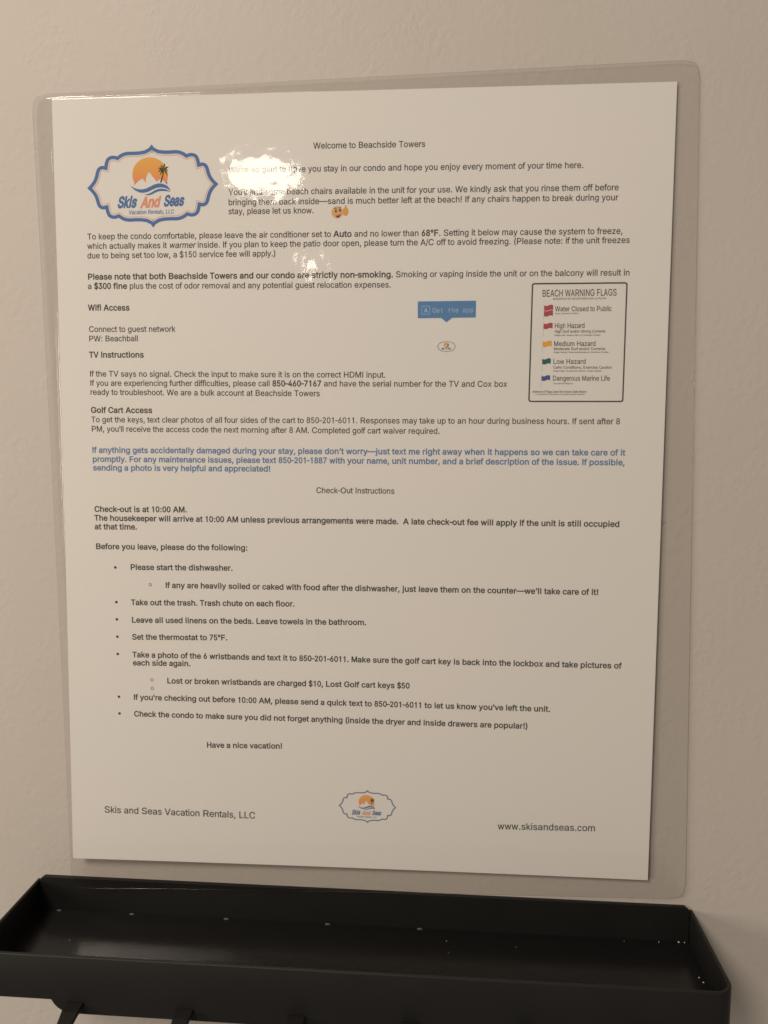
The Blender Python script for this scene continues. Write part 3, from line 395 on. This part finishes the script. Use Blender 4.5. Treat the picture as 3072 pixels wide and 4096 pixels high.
def glyph(ch, weight, widths):
    """(vertices, triangles) of one letter, em = 1, with the wanted advance width and stroke weight"""
    key = (ch, weight, widths is BOLD)
    if key in _cache: return _cache[key]
    adv, cs = GLYPHS[ch]
    ha = widths[ch] / 1000.0
    a0 = adv / 1000.0 * CAP
    if ch in NARROW or ch in '—':
        kx, ox = (ha / a0, 0) if ch == '—' else (1.0, (ha - a0) / 2)
    else:
        kx, ox = ha / a0, 0.0
    conts = []
    for c in cs:
        pts = [Vector((x / 1000.0 * CAP * kx + ox, y / 1000.0 * CAP, 0)) for x, y in c]
        n = len(pts)
        out = []
        for i in range(n):
            d1 = (pts[i] - pts[i - 1]); d2 = (pts[(i + 1) % n] - pts[i])
            if d1.length < 1e-9 or d2.length < 1e-9:
                out.append(pts[i].copy()); continue
            d1.normalize(); d2.normalize()
            n1 = Vector((-d1.y, d1.x, 0)); n2 = Vector((-d2.y, d2.x, 0))
            t = n1 + n2
            if t.length < 0.3: t = n1.copy(); k = 1.0
            else:
                t.normalize(); k = min(1.6, 1.0 / max(0.4, t.dot(n1)))
            out.append(pts[i] + t * (weight * k))
        conts.append(out)
    def winding(x, y):
        w = 0
        for c in conts:
            for i in range(len(c)):
                a, b = c[i - 1], c[i]
                if (a.y > y) != (b.y > y) and x < (b.x - a.x) * (y - a.y) / (b.y - a.y) + a.x:
                    w += 1 if b.y > a.y else -1
        return w
    fin, k, pts2 = [], 0, []
    for c in conts:
        fin.append(list(range(k, k + len(c)))); k += len(c)
        pts2 += [Vector((p.x, p.y)) for p in c]
    vo, _, fo, *_r = delaunay_2d_cdt(pts2, [], fin, 1, 1e-6)
    flat = [Vector((p.x, p.y, 0.0)) for p in vo]
    tris = [tuple(t) for t in fo if winding(sum(vo[i].x for i in t) / 3, sum(vo[i].y for i in t) / 3) != 0]
    _cache[key] = (flat, tris)
    return _cache[key]

def text_width(s, widths=None):
    w, bold = 0, False
    for ch in s:
        if ch == '*': bold = not bold; continue
        if ch == '_': continue
        w += (widths or (BOLD if bold else REG))[ch]
    return w / 1000.0

def letters(s, em_y, x0, y0, x1, y1, weight=None, slant=0.0, widths=None, surf=None, h=H_INK, pitch=None):
    """flat letters between two base line points; surf maps (u, v, h) to space"""
    surf = surf or P
    tot = text_width(s, widths) if pitch is None else len(s) * pitch
    L = math.hypot(x1 - x0, y1 - y0)
    ex = L / tot
    cx, cy = (x1 - x0) / L, (y1 - y0) / L
    verts, faces = [], []
    pen, bold, ital = 0.0, False, False
    for ch in s:
        if ch == '*': bold = not bold; continue
        if ch == '_': ital = not ital; continue
        wd = widths or (BOLD if bold else REG)
        wt = weight if weight is not None else (0.028 if bold else 0.011)
        if ch != ' ':
            pts, tris = glyph(ch, wt, wd)
            sl = slant + (0.21 if ital else 0)
            extra = (pitch - wd[ch] / 1000.0) / 2 if pitch else 0
            k = len(verts)
            for p in pts:
                a = (pen + extra + p.x + sl * p.y) * ex
                b = p.y * em_y
                verts.append(surf(x0 + a * cx + b * cy, y0 + a * cy - b * cx, h + p.z))
            for t in tris: faces.append(tuple(k + i for i in t))
        pen += pitch if pitch else wd[ch] / 1000.0
    return verts, faces

LINES = [
    (93.24, 18.93, 132.2, 19.17, 'Welcome to Beachside Towers'),
    (63.19, 26.41, 185.94, 27.25, "We're so glad to have you stay in our condo and hope you enjoy every moment of your time here."),
    (63.05, 34.02, 197.88, 34.78, "You'll find some beach chairs available in the unit for your use. We kindly ask that you rinse them off before"),
    (62.98, 37.46, 197.74, 38.07, 'bringing them back inside—sand is much better left at the beach! If any chairs happen to break during your'),
    (62.94, 40.53, 93.47, 40.68, 'stay, please let us know.'),
    (11.48, 48.5, 199.7, 49.19, 'To keep the condo comfortable, please leave the air conditioner set to *Auto* and no lower than *68°F*. Setting it below may cause the system to freeze,'),
    (11.38, 51.81, 202.11, 52.23, 'which actually makes it _warmer_ inside. If you plan to keep the patio door open, please turn the A/C off to avoid freezing. (Please note: if the unit freezes'),
    (11.29, 55.14, 79.9, 55.18, 'due to being set too low, a $150 service fee will apply.)'),
    (11.22, 62.55, 202.47, 63.07, '*Please note that both Beachside Towers and our condo are strictly non-smoking.* Smoking or vaping inside the unit or on the balcony will result in'),
    (11.12, 65.85, 120.67, 66.34, 'a *$300 fine* plus the cost of odor removal and any potential guest relocation expenses.'),
    (11.03, 73.45, 26.5, 73.56, '*Wifi Access*'),
    (11.1, 81.09, 43.17, 81.17, 'Connect to guest network'),
    (11.0, 84.48, 29.39, 84.42, 'PW: Beachball'),
    (10.93, 90.2, 31.38, 90.25, '*TV Instructions*'),
    (10.93, 97.01, 118.9, 97.54, 'If the TV says no signal. Check the input to make sure it is on the correct HDMI input.'),
    (10.96, 100.34, 161.58, 100.78, 'If you are experiencing further difficulties, please call *850-460-7167* and have the serial number for the TV and Cox box'),
    (11.03, 103.59, 95.42, 104.08, 'ready to troubleshoot. We are a bulk account at Beachside Towers'),
    (11.04, 110.1, 34.07, 110.14, '*Golf Cart Access*'),
    (11.08, 113.54, 200.81, 113.67, 'To get the keys, text clear photos of all four sides of the cart to 850-201-6011. Responses may take up to an hour during business hours. If sent after 8'),
    (11.04, 116.91, 138.27, 117.26, "PM, you'll receive the access code the next morning after 8 AM. Completed golf cart waiver required."),
    (11.12, 124.63, 202.86, 124.51, '*If anything gets accidentally damaged during your stay, please don’t worry—just text me right away when it happens so we can take care of it*'),
    (11.22, 127.95, 202.84, 127.91, '*promptly. For any maintenance issues, please text 850-201-1887 with your name, unit number, and a brief description of the issue. If possible,*'),
    (11.29, 131.12, 77.42, 131.03, '*sending a photo is very helpful and appreciated!*'),
    (93.89, 138.66, 122.31, 138.66, 'Check-Out Instructions'),
    (11.44, 146.33, 46.33, 146.16, '*Check-out is at 10:00 AM.*'),
    (11.36, 149.59, 201.72, 149.6, '*The housekeeper will arrive at 10:00 AM unless previous arrangements were made.  A late check-out fee will apply if the unit is still occupied*'),
    (11.41, 152.84, 27.51, 152.73, '*at that time.*'),
    (11.58, 160.18, 68.78, 159.93, '*Before you leave, please do the following:*'),
    (24.54, 167.73, 63.08, 167.46, '*Please start the dishwasher.*'),
    (37.64, 174.25, 195.21, 174.0, '*If any are heavily soiled or caked with food after the dishwasher, just leave them on the counter—we’ll take care of it!*'),
    (24.54, 180.94, 85.99, 180.35, '*Take out the trash. Trash chute on each floor.*'),
    (24.63, 187.54, 112.32, 186.69, '*Leave all used linens on the beds. Leave towels in the bathroom.*'),
    (24.65, 193.96, 60.77, 193.48, '*Set the thermostat to 75°F.*'),
    (24.64, 200.65, 203.95, 200.53, '*Take a photo of the 6 wristbands and text it to 850-201-6011. Make sure the golf cart key is back into the lockbox and take pictures of*'),
    (24.78, 203.74, 46.79, 203.58, '*each side again.*'),
    (37.62, 210.3, 128.31, 209.93, '*Lost or broken wristbands are charged $10, Lost Golf cart keys $50*'),
    (24.72, 216.86, 179.24, 217.19, "*If you're checking out before 10:00 AM, please send a quick text to 850-201-6011 to let us know you've left the unit.*"),
    (24.8, 223.26, 171.35, 223.78, '*Check the condo to make sure you did not forget anything (inside the dryer and inside drawers are popular!)*'),
    (52.38, 234.53, 81.12, 234.11, '*Have a nice vacation!*'),
    (12.58, 260.98, 70.68, 261.51, 'Skis and Seas Vacation Rentals, LLC'),
    (161.05, 262.27, 196.59, 261.56, 'www.skisandseas.com'),
]

for (x0, y0, x1, y1, s) in LINES:
    size = (3.5 if y0 > 250 else 2.85)
    blue = 124 < y0 < 132
    vv, ff = letters(s, size, x0, y0, x1, y1)
    mesh_obj("text_line", vv, ff, M_inkblue if blue else M_ink, notice,
             label="printed line in bold blue letters" if blue else None)

def disc(u, v, r, n=20, ry=None, surf=None, h=H_INK, rin=0.0):
    surf = surf or P
    ry = ry or r
    if rin:
        vs2 = [surf(u + rr * math.cos(a), v + rr * ry / r * math.sin(a), h)
               for rr in (r, rin) for a in [2 * math.pi * k / n for k in range(n)]]
        return vs2, [(k, (k + 1) % n, n + (k + 1) % n, n + k) for k in range(n)]
    return [surf(u + r * math.cos(2 * math.pi * k / n), v + ry * math.sin(2 * math.pi * k / n), h) for k in range(n)], [tuple(range(n))]

for (u, v_) in ((18.9, 166.95), (19.0, 179.95), (19.05, 186.45), (19.1, 193.0), (19.1, 199.55), (19.2, 215.9), (19.3, 222.3)):
    a, b_ = disc(u, v_, 0.50)
    mesh_obj("bullet", a, b_, M_ink, notice)
for (u, v_) in ((32.0, 173.2), (31.95, 209.15), (32.05, 212.4)):
    a, b_ = disc(u, v_, 0.58, rin=0.40)
    mesh_obj("ring_bullet", a, b_, M_ink, notice)

# ------------------------------------------------------------------ printed emblem
QUARTER = [(0, 460), (26, 424), (75, 397), (130, 388), (195, 386), (260, 388), (300, 383), (330, 373), (358, 358), (383, 340),
           (402, 347), (430, 351), (460, 347), (485, 335), (503, 318), (516, 290), (524, 262), (528, 238), (548, 243), (575, 238), (600, 222), (613, 203),
           (622, 180), (632, 140), (643, 105), (660, 72), (690, 35), (726, 0)]
def emblem_outline():
    q = QUARTER
    pts = [(x, y) for x, y in q] + [(x, -y) for x, y in q[::-1][1:]] + [(-x, -y) for x, y in q[1:]] + [(-x, y) for x, y in q[::-1][1:-1]]
    return pts
def inset(pts, d):
    n = len(pts); out = []
    for i in range(n):
        a, b, c = Vector(pts[i - 1]), Vector(pts[i]), Vector(pts[(i + 1) % n])
        d1 = (b - a).normalized(); d2 = (c - b).normalized()
        n1 = Vector((d1.y, -d1.x)); n2 = Vector((d2.y, -d2.x))
        t = (n1 + n2)
        t = t.normalized() if t.length > 0.2 else n1
        k = min(1.7, 1 / max(0.4, t.dot(n1)))
        out.append((b.x + t.x * d * k, b.y + t.y * d * k))
    return out
def ribbon(a, b, surf, h):
    n = len(a)
    return [surf(x, y, h) for x, y in a] + [surf(x, y, h) for x, y in b], [(k, (k + 1) % n, n + (k + 1) % n, n + k) for k in range(n)]
def poly(pts, surf, h):
    vv = [Vector((x, y, 0)) for x, y in pts]
    return [surf(x, y, h) for x, y in pts], [tuple(t) for t in tessellate_polygon([vv])]
def merge(*parts):
    V, F = [], []
    for v, f in parts:
        k = len(V); V += v; F += [tuple(k + i for i in t) for t in f]
    return V, F

def emblem(u0, v0, s, shear, stroke, pale, name):
    """s: mm per design unit; design origin is the emblem centre, y up"""
    def S(x, y, h): return P(u0 + x * s, v0 - y * s * 0.945 + x * s * shear, h)
    def D(px, py): return (px - 859, -(py - 510) + -(px - 859) * 0.0323)   # sketch coordinates -> design
    def Sk(px, py, h): x, y = D(px, py); return S(x, y, h)
    out = emblem_outline()
    blue = M_grey if pale == 2 else (M_logo_blue if not pale else M_pale_blue)
    root = mesh_obj(name, *ribbon(out, inset(out, stroke), S, H_INK), blue, notice)
    inner = inset(out, stroke + 10)
    if not pale:
        mesh_obj("inner_line", *ribbon(inner, inset(out, stroke + 19), S, H_INK), M_logo_pink, root)
    cx, cy, r = 836, 388, 196
    arc = [(cx + r * math.cos(math.radians(a)), cy - r * 1.0 * math.sin(math.radians(a))) for a in range(-28, 215, 9)]
    ridge = [(655, 502), (690, 468), (722, 440), (752, 424), (770, 450), (788, 472), (786, 432), (800, 390), (820, 350), (850, 386), (880, 425), (908, 462), (928, 440), (950, 432), (985, 452), (1022, 495)]
    mesh_obj("sun", *poly([D(*p) for p in arc] + [D(*p) for p in ridge], S, H_INK), M_sun, root)
    w1 = [(612, 503), (650, 528), (695, 543), (740, 547), (790, 537), (840, 512), (885, 490), (930, 480), (975, 484), (1020, 505), (1048, 535), (1060, 562),
          (1025, 540), (985, 526), (945, 523), (900, 530), (850, 552), (805, 574), (760, 584), (715, 580), (670, 560), (635, 530)]
    w2 = [(768, 602), (810, 597), (850, 578), (885, 556), (925, 541), (965, 537), (1010, 546), (1060, 572), (1010, 566), (960, 563), (920, 568), (885, 584), (850, 602), (810, 613)]
    mesh_obj("wave", *merge(poly([D(*p) for p in w1], S, H_INK2), poly([D(*p) for p in w2], S, H_INK2)), blue, root)
    fr = []
    c = (985, 322)
    for ang, L_, dr in ((170, 66, 8), (200, 68, 30), (235, 70, 34), (262, 72, 20), (305, 78, 26), (20, 64, -6), (75, 62, -14), (125, 55, -4), (345, 55, 20)):
        a = math.radians(ang)
        tip = (c[0] + L_ * math.cos(a), c[1] - L_ * math.sin(a) + dr * 0.5)
        mid = (c[0] + L_ * 0.5 * math.cos(a), c[1] - L_ * 0.5 * math.sin(a) - 4)
        nxn, nyn = math.sin(a) * 9, math.cos(a) * 9
        fr.append(poly([D(*c), D(mid[0] + nxn, mid[1] + nyn), D(*tip), D(mid[0] - nxn, mid[1] - nyn)], S, H_INK3))
    tr = poly([D(980, 330), D(992, 334), D(985, 380), D(972, 430), D(960, 472), D(944, 470), D(958, 428), D(974, 380)], S, H_INK2)
    mesh_obj("palm_tree", *merge(tr, *fr), M_palm, root)
    sw = dict(weight=0.048 if not pale else 0.05, widths=BOLD, slant=0.42)
    def word(t, xa, ya, xb, yb, cap, **k):
        return letters(t, -cap / 0.716, xa, ya, xb, yb, surf=lambda a, b, h: Sk(a, 2 * (ya + (a - xa) * (yb - ya) / (xb - xa)) - b, h), h=H_INK2, **k)
    def word(t, xa, ya, xb, yb, cap, **k):
        return letters(t, cap / 0.716, xa, ya, xb, yb, surf=Sk, h=H_INK2, **k)
    mesh_obj("lettering", *merge(word("Skis", 462, 750, 672, 742, 118, **sw), word("Seas", 975, 730, 1196, 722, 114, **sw)), blue, root)
    mesh_obj("lettering", *word("And", 720, 748, 930, 736, 112, **sw), M_coral if not pale else M_pale_coral, root)
    if pale < 2:
        mesh_obj("lettering", *word("Vacation Rentals, LLC", 588, 824, 1090, 812, 46, weight=0.004, widths=REG, slant=0.2), blue, root)
    return root
M_pale_blue = ink("ink_soft_blue", (0.19, 0.24, 0.38))
M_pale_coral = ink("ink_soft_coral", (0.72, 0.42, 0.33))
emblem(35.8, 30.45, 0.0328, 0.0305 - 0.0124 - 0.0305, 38, 0, "emblem")
emblem(112.85, 255.35, 0.01485, 0.003, 30, 1, "emblem")
emblem(140.2, 86.8, 0.00457, 0.0, 34, 2, "emblem")

# ------------------------------------------------------------------ app banner
def quad(u0, v0, u1, v1, h):
    return [P(u0, v0, h), P(u0, v1, h), P(u1, v1, h), P(u1, v0, h)], [(0, 1, 2, 3)]
pts = [(130.0, 71.2), (150.25, 71.1), (150.25, 76.85), (142.1, 76.9), (140.1, 78.45), (138.2, 76.95), (130.05, 77.0)]
ban = mesh_obj("banner", *poly(pts, P, H_INK), M_banner, notice, label="blue speech banner above the blank code square")
def rounded(u0, v0, u1, v1, r, n=5):
    o = []
    for (cx, cy, a0) in ((u1 - r, v0 + r, -90), (u1 - r, v1 - r, 0), (u0 + r, v1 - r, 90), (u0 + r, v0 + r, 180)):
        for k in range(n + 1):
            a = math.radians(a0 + 90 * k / n)
            o.append((cx + r * math.cos(a), cy + r * math.sin(a)))
    return o
mesh_obj("badge", *merge(ribbon(rounded(131.35, 72.75, 134.3, 75.75, .45), rounded(131.52, 72.92, 134.13, 75.58, .3), P, H_INK2),
                         letters("*A*", 2.0, 132.2, 75.0, 133.5, 75.0, h=H_INK2)), M_banner_txt, ban)
mesh_obj("lettering", *letters("Get the app", 2.35, 135.2, 75.15, 149.5, 75.05, weight=0.0, pitch=0.62, h=H_INK2), M_banner_txt, ban)

# ------------------------------------------------------------------ beach flag panel
def FP(x, y, h=H_INK):
    t = (y - 75 + 10 * (x - 165) / 1325) / 1650.0
    xl = 165 - 50 * (y - 75) / 1650.0; xr = 1490 - 60 * (y - 75) / 1650.0
    s_ = (x - xl) / (xr - xl)
    return P(169.34 - .4 * t + s_ * (32.46 + .23 * t), 65.3 + 40.75 * t, h)
def rr_px(x0t, x1t, x0b, x1b, yt, yb, r, n=5):
    o = []
    def X(s_, y):
        k = (y - 75) / 1650.0
        return x0t + (x0b - x0t) * k if s_ == 0 else x1t + (x1b - x1t) * k
    for (s_, yc, a0) in ((1, yt + r, -90), (1, yb - r, 0), (0, yb - r, 90), (0, yt + r, 180)):
        for k in range(n + 1):
            a = math.radians(a0 + 90 * k / n)
            o.append((X(s_, yc) + (-r if s_ else r) + r * math.cos(a), yc + r * math.sin(a)))
    return [(x, y - 10 * (x - 165) / 1325) for x, y in o]
panel = mesh_obj("flag_panel", *ribbon(rr_px(165, 1490, 115, 1430, 75, 1725, 36), rr_px(184, 1471, 134, 1411, 95, 1706, 20), FP, H_INK), M_ink, notice,
                 label="printed panel of beach warning flags in a black rounded frame")
PT = [("BEACH WARNING FLAGS", 308, 262, 1342, 248, 92, 0.006, 0), ("BANDERAS DE ADVERTENCIA EN LA PLAYA", 455, 305, 1195, 298, 26, 0.004, .1),
      ("Water Closed to Public", 487, 463, 1272, 458, 68, 0.008, 0), ("Agua Cerrada al Publico", 487, 502, 815, 498, 19, 0.0, .2),
      ("High Hazard", 480, 695, 900, 690, 68, 0.008, 0), ("High Surf and/or Strong Currents", 480, 757, 1185, 752, 36, 0.01, 0),
      ("Peligro Alto, Resaca Alta y/o Corrientes Fuertes", 475, 802, 1115, 797, 20, 0.004, .2),
      ("Medium Hazard", 470, 943, 1052, 938, 68, 0.008, 0), ("Moderate Surf and/or Currents", 470, 998, 1185, 993, 36, 0.01, 0),
      ("Peligro Medio, Resaca Moderada y/o Corrientes Fuertes", 470, 1038, 1225, 1032, 20, 0.004, .2),
      ("Low Hazard", 460, 1190, 915, 1186, 68, 0.008, 0), ("Calm Conditions, Exercise Caution", 460, 1255, 1275, 1252, 36, 0.01, 0),
      ("Peligro Bajo, Condiciones Calmas, Tenga Cuidado", 460, 1297, 1130, 1292, 20, 0.004, .2),
      ("Dangerous Marine Life", 453, 1422, 1248, 1418, 68, 0.008, 0), ("Vida Marina Peligrosa", 460, 1472, 735, 1470, 19, 0.0, .2),
      ("Absence of Flags Does Not Assure Safe Waters", 172, 1592, 925, 1588, 28, 0.012, .1),
      ("La Ausencia de Banderas No Asegura Aguas Seguras", 215, 1622, 900, 1618, 18, 0.004, .2)]
for (s, xa, ya, xb, yb, cap, wt, sl) in PT:
    mesh_obj("text_line", *letters(s, cap / .716, xa, ya, xb, yb, weight=wt, slant=sl, surf=FP), M_ink, panel)
def flag(x0, y0, x1, y1, m, label):
    top, bot = [], []
    for k in range(13):
        s_ = k / 12; w = 9 * math.sin(s_ * 2 * math.pi)
        top.append((x0 + (x1 - x0) * s_, y0 + w)); bot.append((x0 + (x1 - x0) * s_ - 3, y1 + w))
    vv = [FP(*p) for p in top + bot]
    mesh_obj("flag", vv, [(k, 13 + k, 14 + k, k + 1) for k in range(12)], m, panel, label=label)
flag(338, 380, 462, 448, M_red, "upper red flag of the stacked pair")
flag(336, 455, 460, 527, M_red, "lower red flag of the stacked pair")
flag(330, 628, 456, 700, M_red, "single red flag")
flag(318, 876, 443, 948, M_yellow, "yellow flag")
flag(312, 1120, 430, 1190, M_green, "dark green flag")
flag(303, 1355, 421, 1420, M_fblue, "blue flag")
for (x, ya, yb) in ((334, 380, 570), (326, 620, 810), (314, 868, 1040), (308, 1115, 1300), (297, 1350, 1530)):
    mesh_obj("flag_pole", [FP(x, ya), FP(x - 6, yb), FP(x - 2, yb), FP(x + 4, ya)], [(0, 1, 2, 3)], M_faint, panel)

# ------------------------------------------------------------------ smiling face with raised thumb
def EP(x, y, h): return P(101.66 + (x - 750) * 0.00672, 40.5 + (y - 620) * 0.00672, h)
face = mesh_obj("smiley_face", *disc(750, 620, 300, 28, 305, surf=EP), M_face, notice, label="small yellow smiling face beside the third line")
hand = [(1090, 400), (1130, 400), (1150, 330), (1190, 250), (1235, 290), (1235, 380), (1290, 430), (1330, 520), (1325, 620), (1300, 720), (1240, 790), (1130, 800), (1070, 770), (1040, 640), (1050, 480)]
mesh_obj("hand", *poly(hand, EP, H_INK2), M_hand, face)
for (x, y, a, b_) in ((680, 560, 45, 80), (895, 515, 48, 85)):
    mesh_obj("eye", *disc(x, y, a, 14, b_, surf=EP, h=H_INK2), M_ink, face)
for pts in ([(590, 470), (600, 410), (645, 385), (700, 400), (735, 470), (700, 440), (645, 425)], [(815, 390), (845, 345), (890, 335), (935, 360), (965, 420), (925, 395), (885, 372)]):
    mesh_obj("eyebrow", *poly(pts, EP, H_INK2), M_brown, face)
mesh_obj("mouth", *poly([(670, 760), (720, 785), (800, 780), (870, 740), (905, 690), (930, 720), (900, 790), (860, 850), (800, 905), (760, 905), (700, 850)], EP, H_INK2), M_mouth, face)

# ------------------------------------------------------------------ key rack shelf
rack = empty("key_rack_shelf", (0, 0, -160))
rack["label"] = "black powder coated metal wall shelf with a shallow tray and hooks under its front edge"
rack["category"] = "shelf"
ZB, ZR, ZF, ZBOT = -149.6, -151.4, -164.3, -166.9
HX, DEPTH, RC, T = 125.0, 44.0, 6.0, 1.3
# band: right side, rounded corner, front, rounded corner, left side; swept section with a rounded top edge
path = [(HX, -0.05, 1, 0), (HX, -12, 1, 0), (HX, -24, 1, 0), (HX, -(DEPTH - RC), 1, 0)]
for k in range(1, 11):
    a = math.radians(90 * k / 10)
    path.append((HX - RC + RC * math.cos(a), -(DEPTH - RC) - RC * math.sin(a), math.cos(a), -math.sin(a)))
for k in range(1, 12): path.append((HX - RC - (2 * (HX - RC)) * k / 12, -DEPTH, 0, -1))
left = [(-x, y, -nx_, ny_) for x, y, nx_, ny_ in path[:14]]
path = path + left[::-1]
sec = [(0, ZBOT), (-T + .3, ZBOT), (-T, ZBOT + .3), (-T, ZR - .45), (-T + .2, ZR - .12), (-T / 2, ZR), (-.2, ZR - .12), (0, ZR - .45)]
V, F = [], []
for (x, y, nx_, ny_) in path:
    for o_, z in sec: V.append((x + nx_ * o_, y + ny_ * o_, z))
ns = len(sec)
for k in range(len(path) - 1):
    for i in range(ns):
        a, b_ = k * ns + i, k * ns + (i + 1) % ns
        F.append((a, b_, b_ + ns, a + ns))
F.append(tuple(range(ns))[::-1]); F.append(tuple(range(len(V) - ns, len(V))))
rim = mesh_obj("tray_rim", V, F, M_steel, rack, smooth=True)
md = rim.modifiers.new("edge", 'EDGE_SPLIT'); md.split_angle = math.radians(50)
# back plate with clipped upper corners
bp_ = [(-HX + 1.4, -166.5), (-HX + 1.4, ZB - 1.5), (-HX + 3.2, ZB), (HX - 3.2, ZB), (HX - 1.4, ZB - 1.5), (HX - 1.4, -166.5)]
def extrude_xz(pts, y0, y1):
    n = len(pts)
    V = [(x, y0, z) for x, z in pts] + [(x, y1, z) for x, z in pts]
    F = [tuple(range(n)), tuple(range(2 * n - 1, n - 1, -1))] + [(k, n + k, n + (k + 1) % n, (k + 1) % n) for k in range(n)]
    return V, F
o = mesh_obj("back_plate", *extrude_xz(bp_, -1.5, -0.05), M_steel, rack)
md = o.modifiers.new("bevel", 'BEVEL'); md.width = 0.3 * MM; md.segments = 2
# tray floor, falling slightly to the front
def FZ(y): return ZF + 1.3 + 0.068 * y
fl = [(x - nx_ * (T + .03), y - ny_ * (T + .03)) for x, y, nx_, ny_ in path]
fl = [(x, min(y, -1.55)) for x, y in fl]
n = len(fl)
V = [(x, y, FZ(y)) for x, y in fl] + [(x, y, FZ(y) - 1.2) for x, y in fl]
F = [tuple(range(n)), tuple(range(2 * n - 1, n - 1, -1))] + [(k, n + k, n + (k + 1) % n, (k + 1) % n) for k in range(n)]
mesh_obj("tray_floor", V, F, M_tray, rack)
# hook strip below the front face, ends curve up into it
ap = [(-97.4, ZBOT), (-96.4, -168.5), (-95.2, -169.7), (-93.6, -170.7), (-91.5, -171.3), (-88.7, -171.5)]
ap = ap + [(-x, z) for x, z in ap[::-1]]
o = mesh_obj("hook_strip", *extrude_xz(ap, -DEPTH + .0, -DEPTH + T), M_steel, rack)
# flat hooks reaching out from the strip, tips turned up
for k in range(6):
    x = -89.2 + 37.45 * k
    prof = [(-DEPTH + 0.02, -167.3), (-DEPTH - 4, -167.9), (-DEPTH - 8, -169.2), (-DEPTH - 12, -170.6), (-DEPTH - 14.5, -170.3), (-DEPTH - 15.8, -168.8)]
    V, F = [], []
    for i, (y, z) in enumerate(prof):
        w = 3.1 - 0.08 * i * 4
        th_ = 1.6
        ny2 = (0.0, 0.0, 0.1, -0.3, -0.7, -1.0)[i] ; nz2 = (-1, -1, -1, -.95, -.7, -.25)[i]
        for (sx_, d) in ((-w, 0), (w, 0), (w, 1), (-w, 1)):
            V.append((x + sx_, y - ny2 * -th_ * d * -1, z + nz2 * th_ * d))
    for i in range(len(prof) - 1):
        for j in range(4):
            a = i * 4 + j; b_ = i * 4 + (j + 1) % 4
            F.append((a, b_, b_ + 4, a + 4))
    F.append((3, 2, 1, 0)); F.append((len(V) - 4, len(V) - 3, len(V) - 2, len(V) - 1))
    hk = mesh_obj("hook", V, F, M_steel, rack)
    md = hk.modifiers.new("bevel", 'BEVEL'); md.width = 0.35 * MM; md.segments = 2
# weld spots where floor and back plate meet
for x in (-115.7, -86.5, -49.3, -10.1, 24.9):
    V, F = [], []
    nr, na = 4, 10
    for i in range(nr + 1):
        t = i / nr * math.pi / 2
        for j in range(na):
            a = 2 * math.pi * j / na
            V.append((x + 1.2 * math.cos(t) * math.cos(a), -2.0 + -0.55 * math.sin(t) * 1.0, ZF + 1.2 + 0.55 * math.cos(t) * math.sin(a)))
    for i in range(nr):
        for j in range(na):
            F.append((i * na + j, i * na + (j + 1) % na, (i + 1) * na + (j + 1) % na, (i + 1) * na + j))
    mesh_obj("weld_spot", V, F, M_weld, rack, smooth=True)
# pale crumbs lying in the tray
rnd = random.Random(4)
V, F = [], []
for (x, y, r) in ((112.6, -2.6, .28), (119.8, -2.3, .42), (121.9, -2.2, .3), (121.6, -19.4, .34), (122.4, -21.6, .36), (-104, -17.7, .2), (34.8, -7.8, .18), (35.5, -13.6, .16), (100, -3.0, .15), (60, -9, .13), (-60, -25, .12)):
    k = len(V)
    for (a, b_, c) in ((1, 0, 0), (-1, 0, 0), (0, 1, 0), (0, -1, 0), (0, 0, 1), (0, 0, -1)):
        j = 0.8 + rnd.random() * .4
        V.append((x + a * r * j, y + b_ * r * j, FZ(y) + r * .8 + c * r * .8))
    F += [tuple(k + i for i in t) for t in ((0, 2, 4), (2, 1, 4), (1, 3, 4), (3, 0, 4), (2, 0, 5), (1, 2, 5), (3, 1, 5), (0, 3, 5))]
cr = mesh_obj("crumbs", V, F, M_speck)
cr["label"] = "a few pale crumbs and dust specks on the black tray floor"
cr["category"] = "crumbs"
cr["kind"] = "stuff"
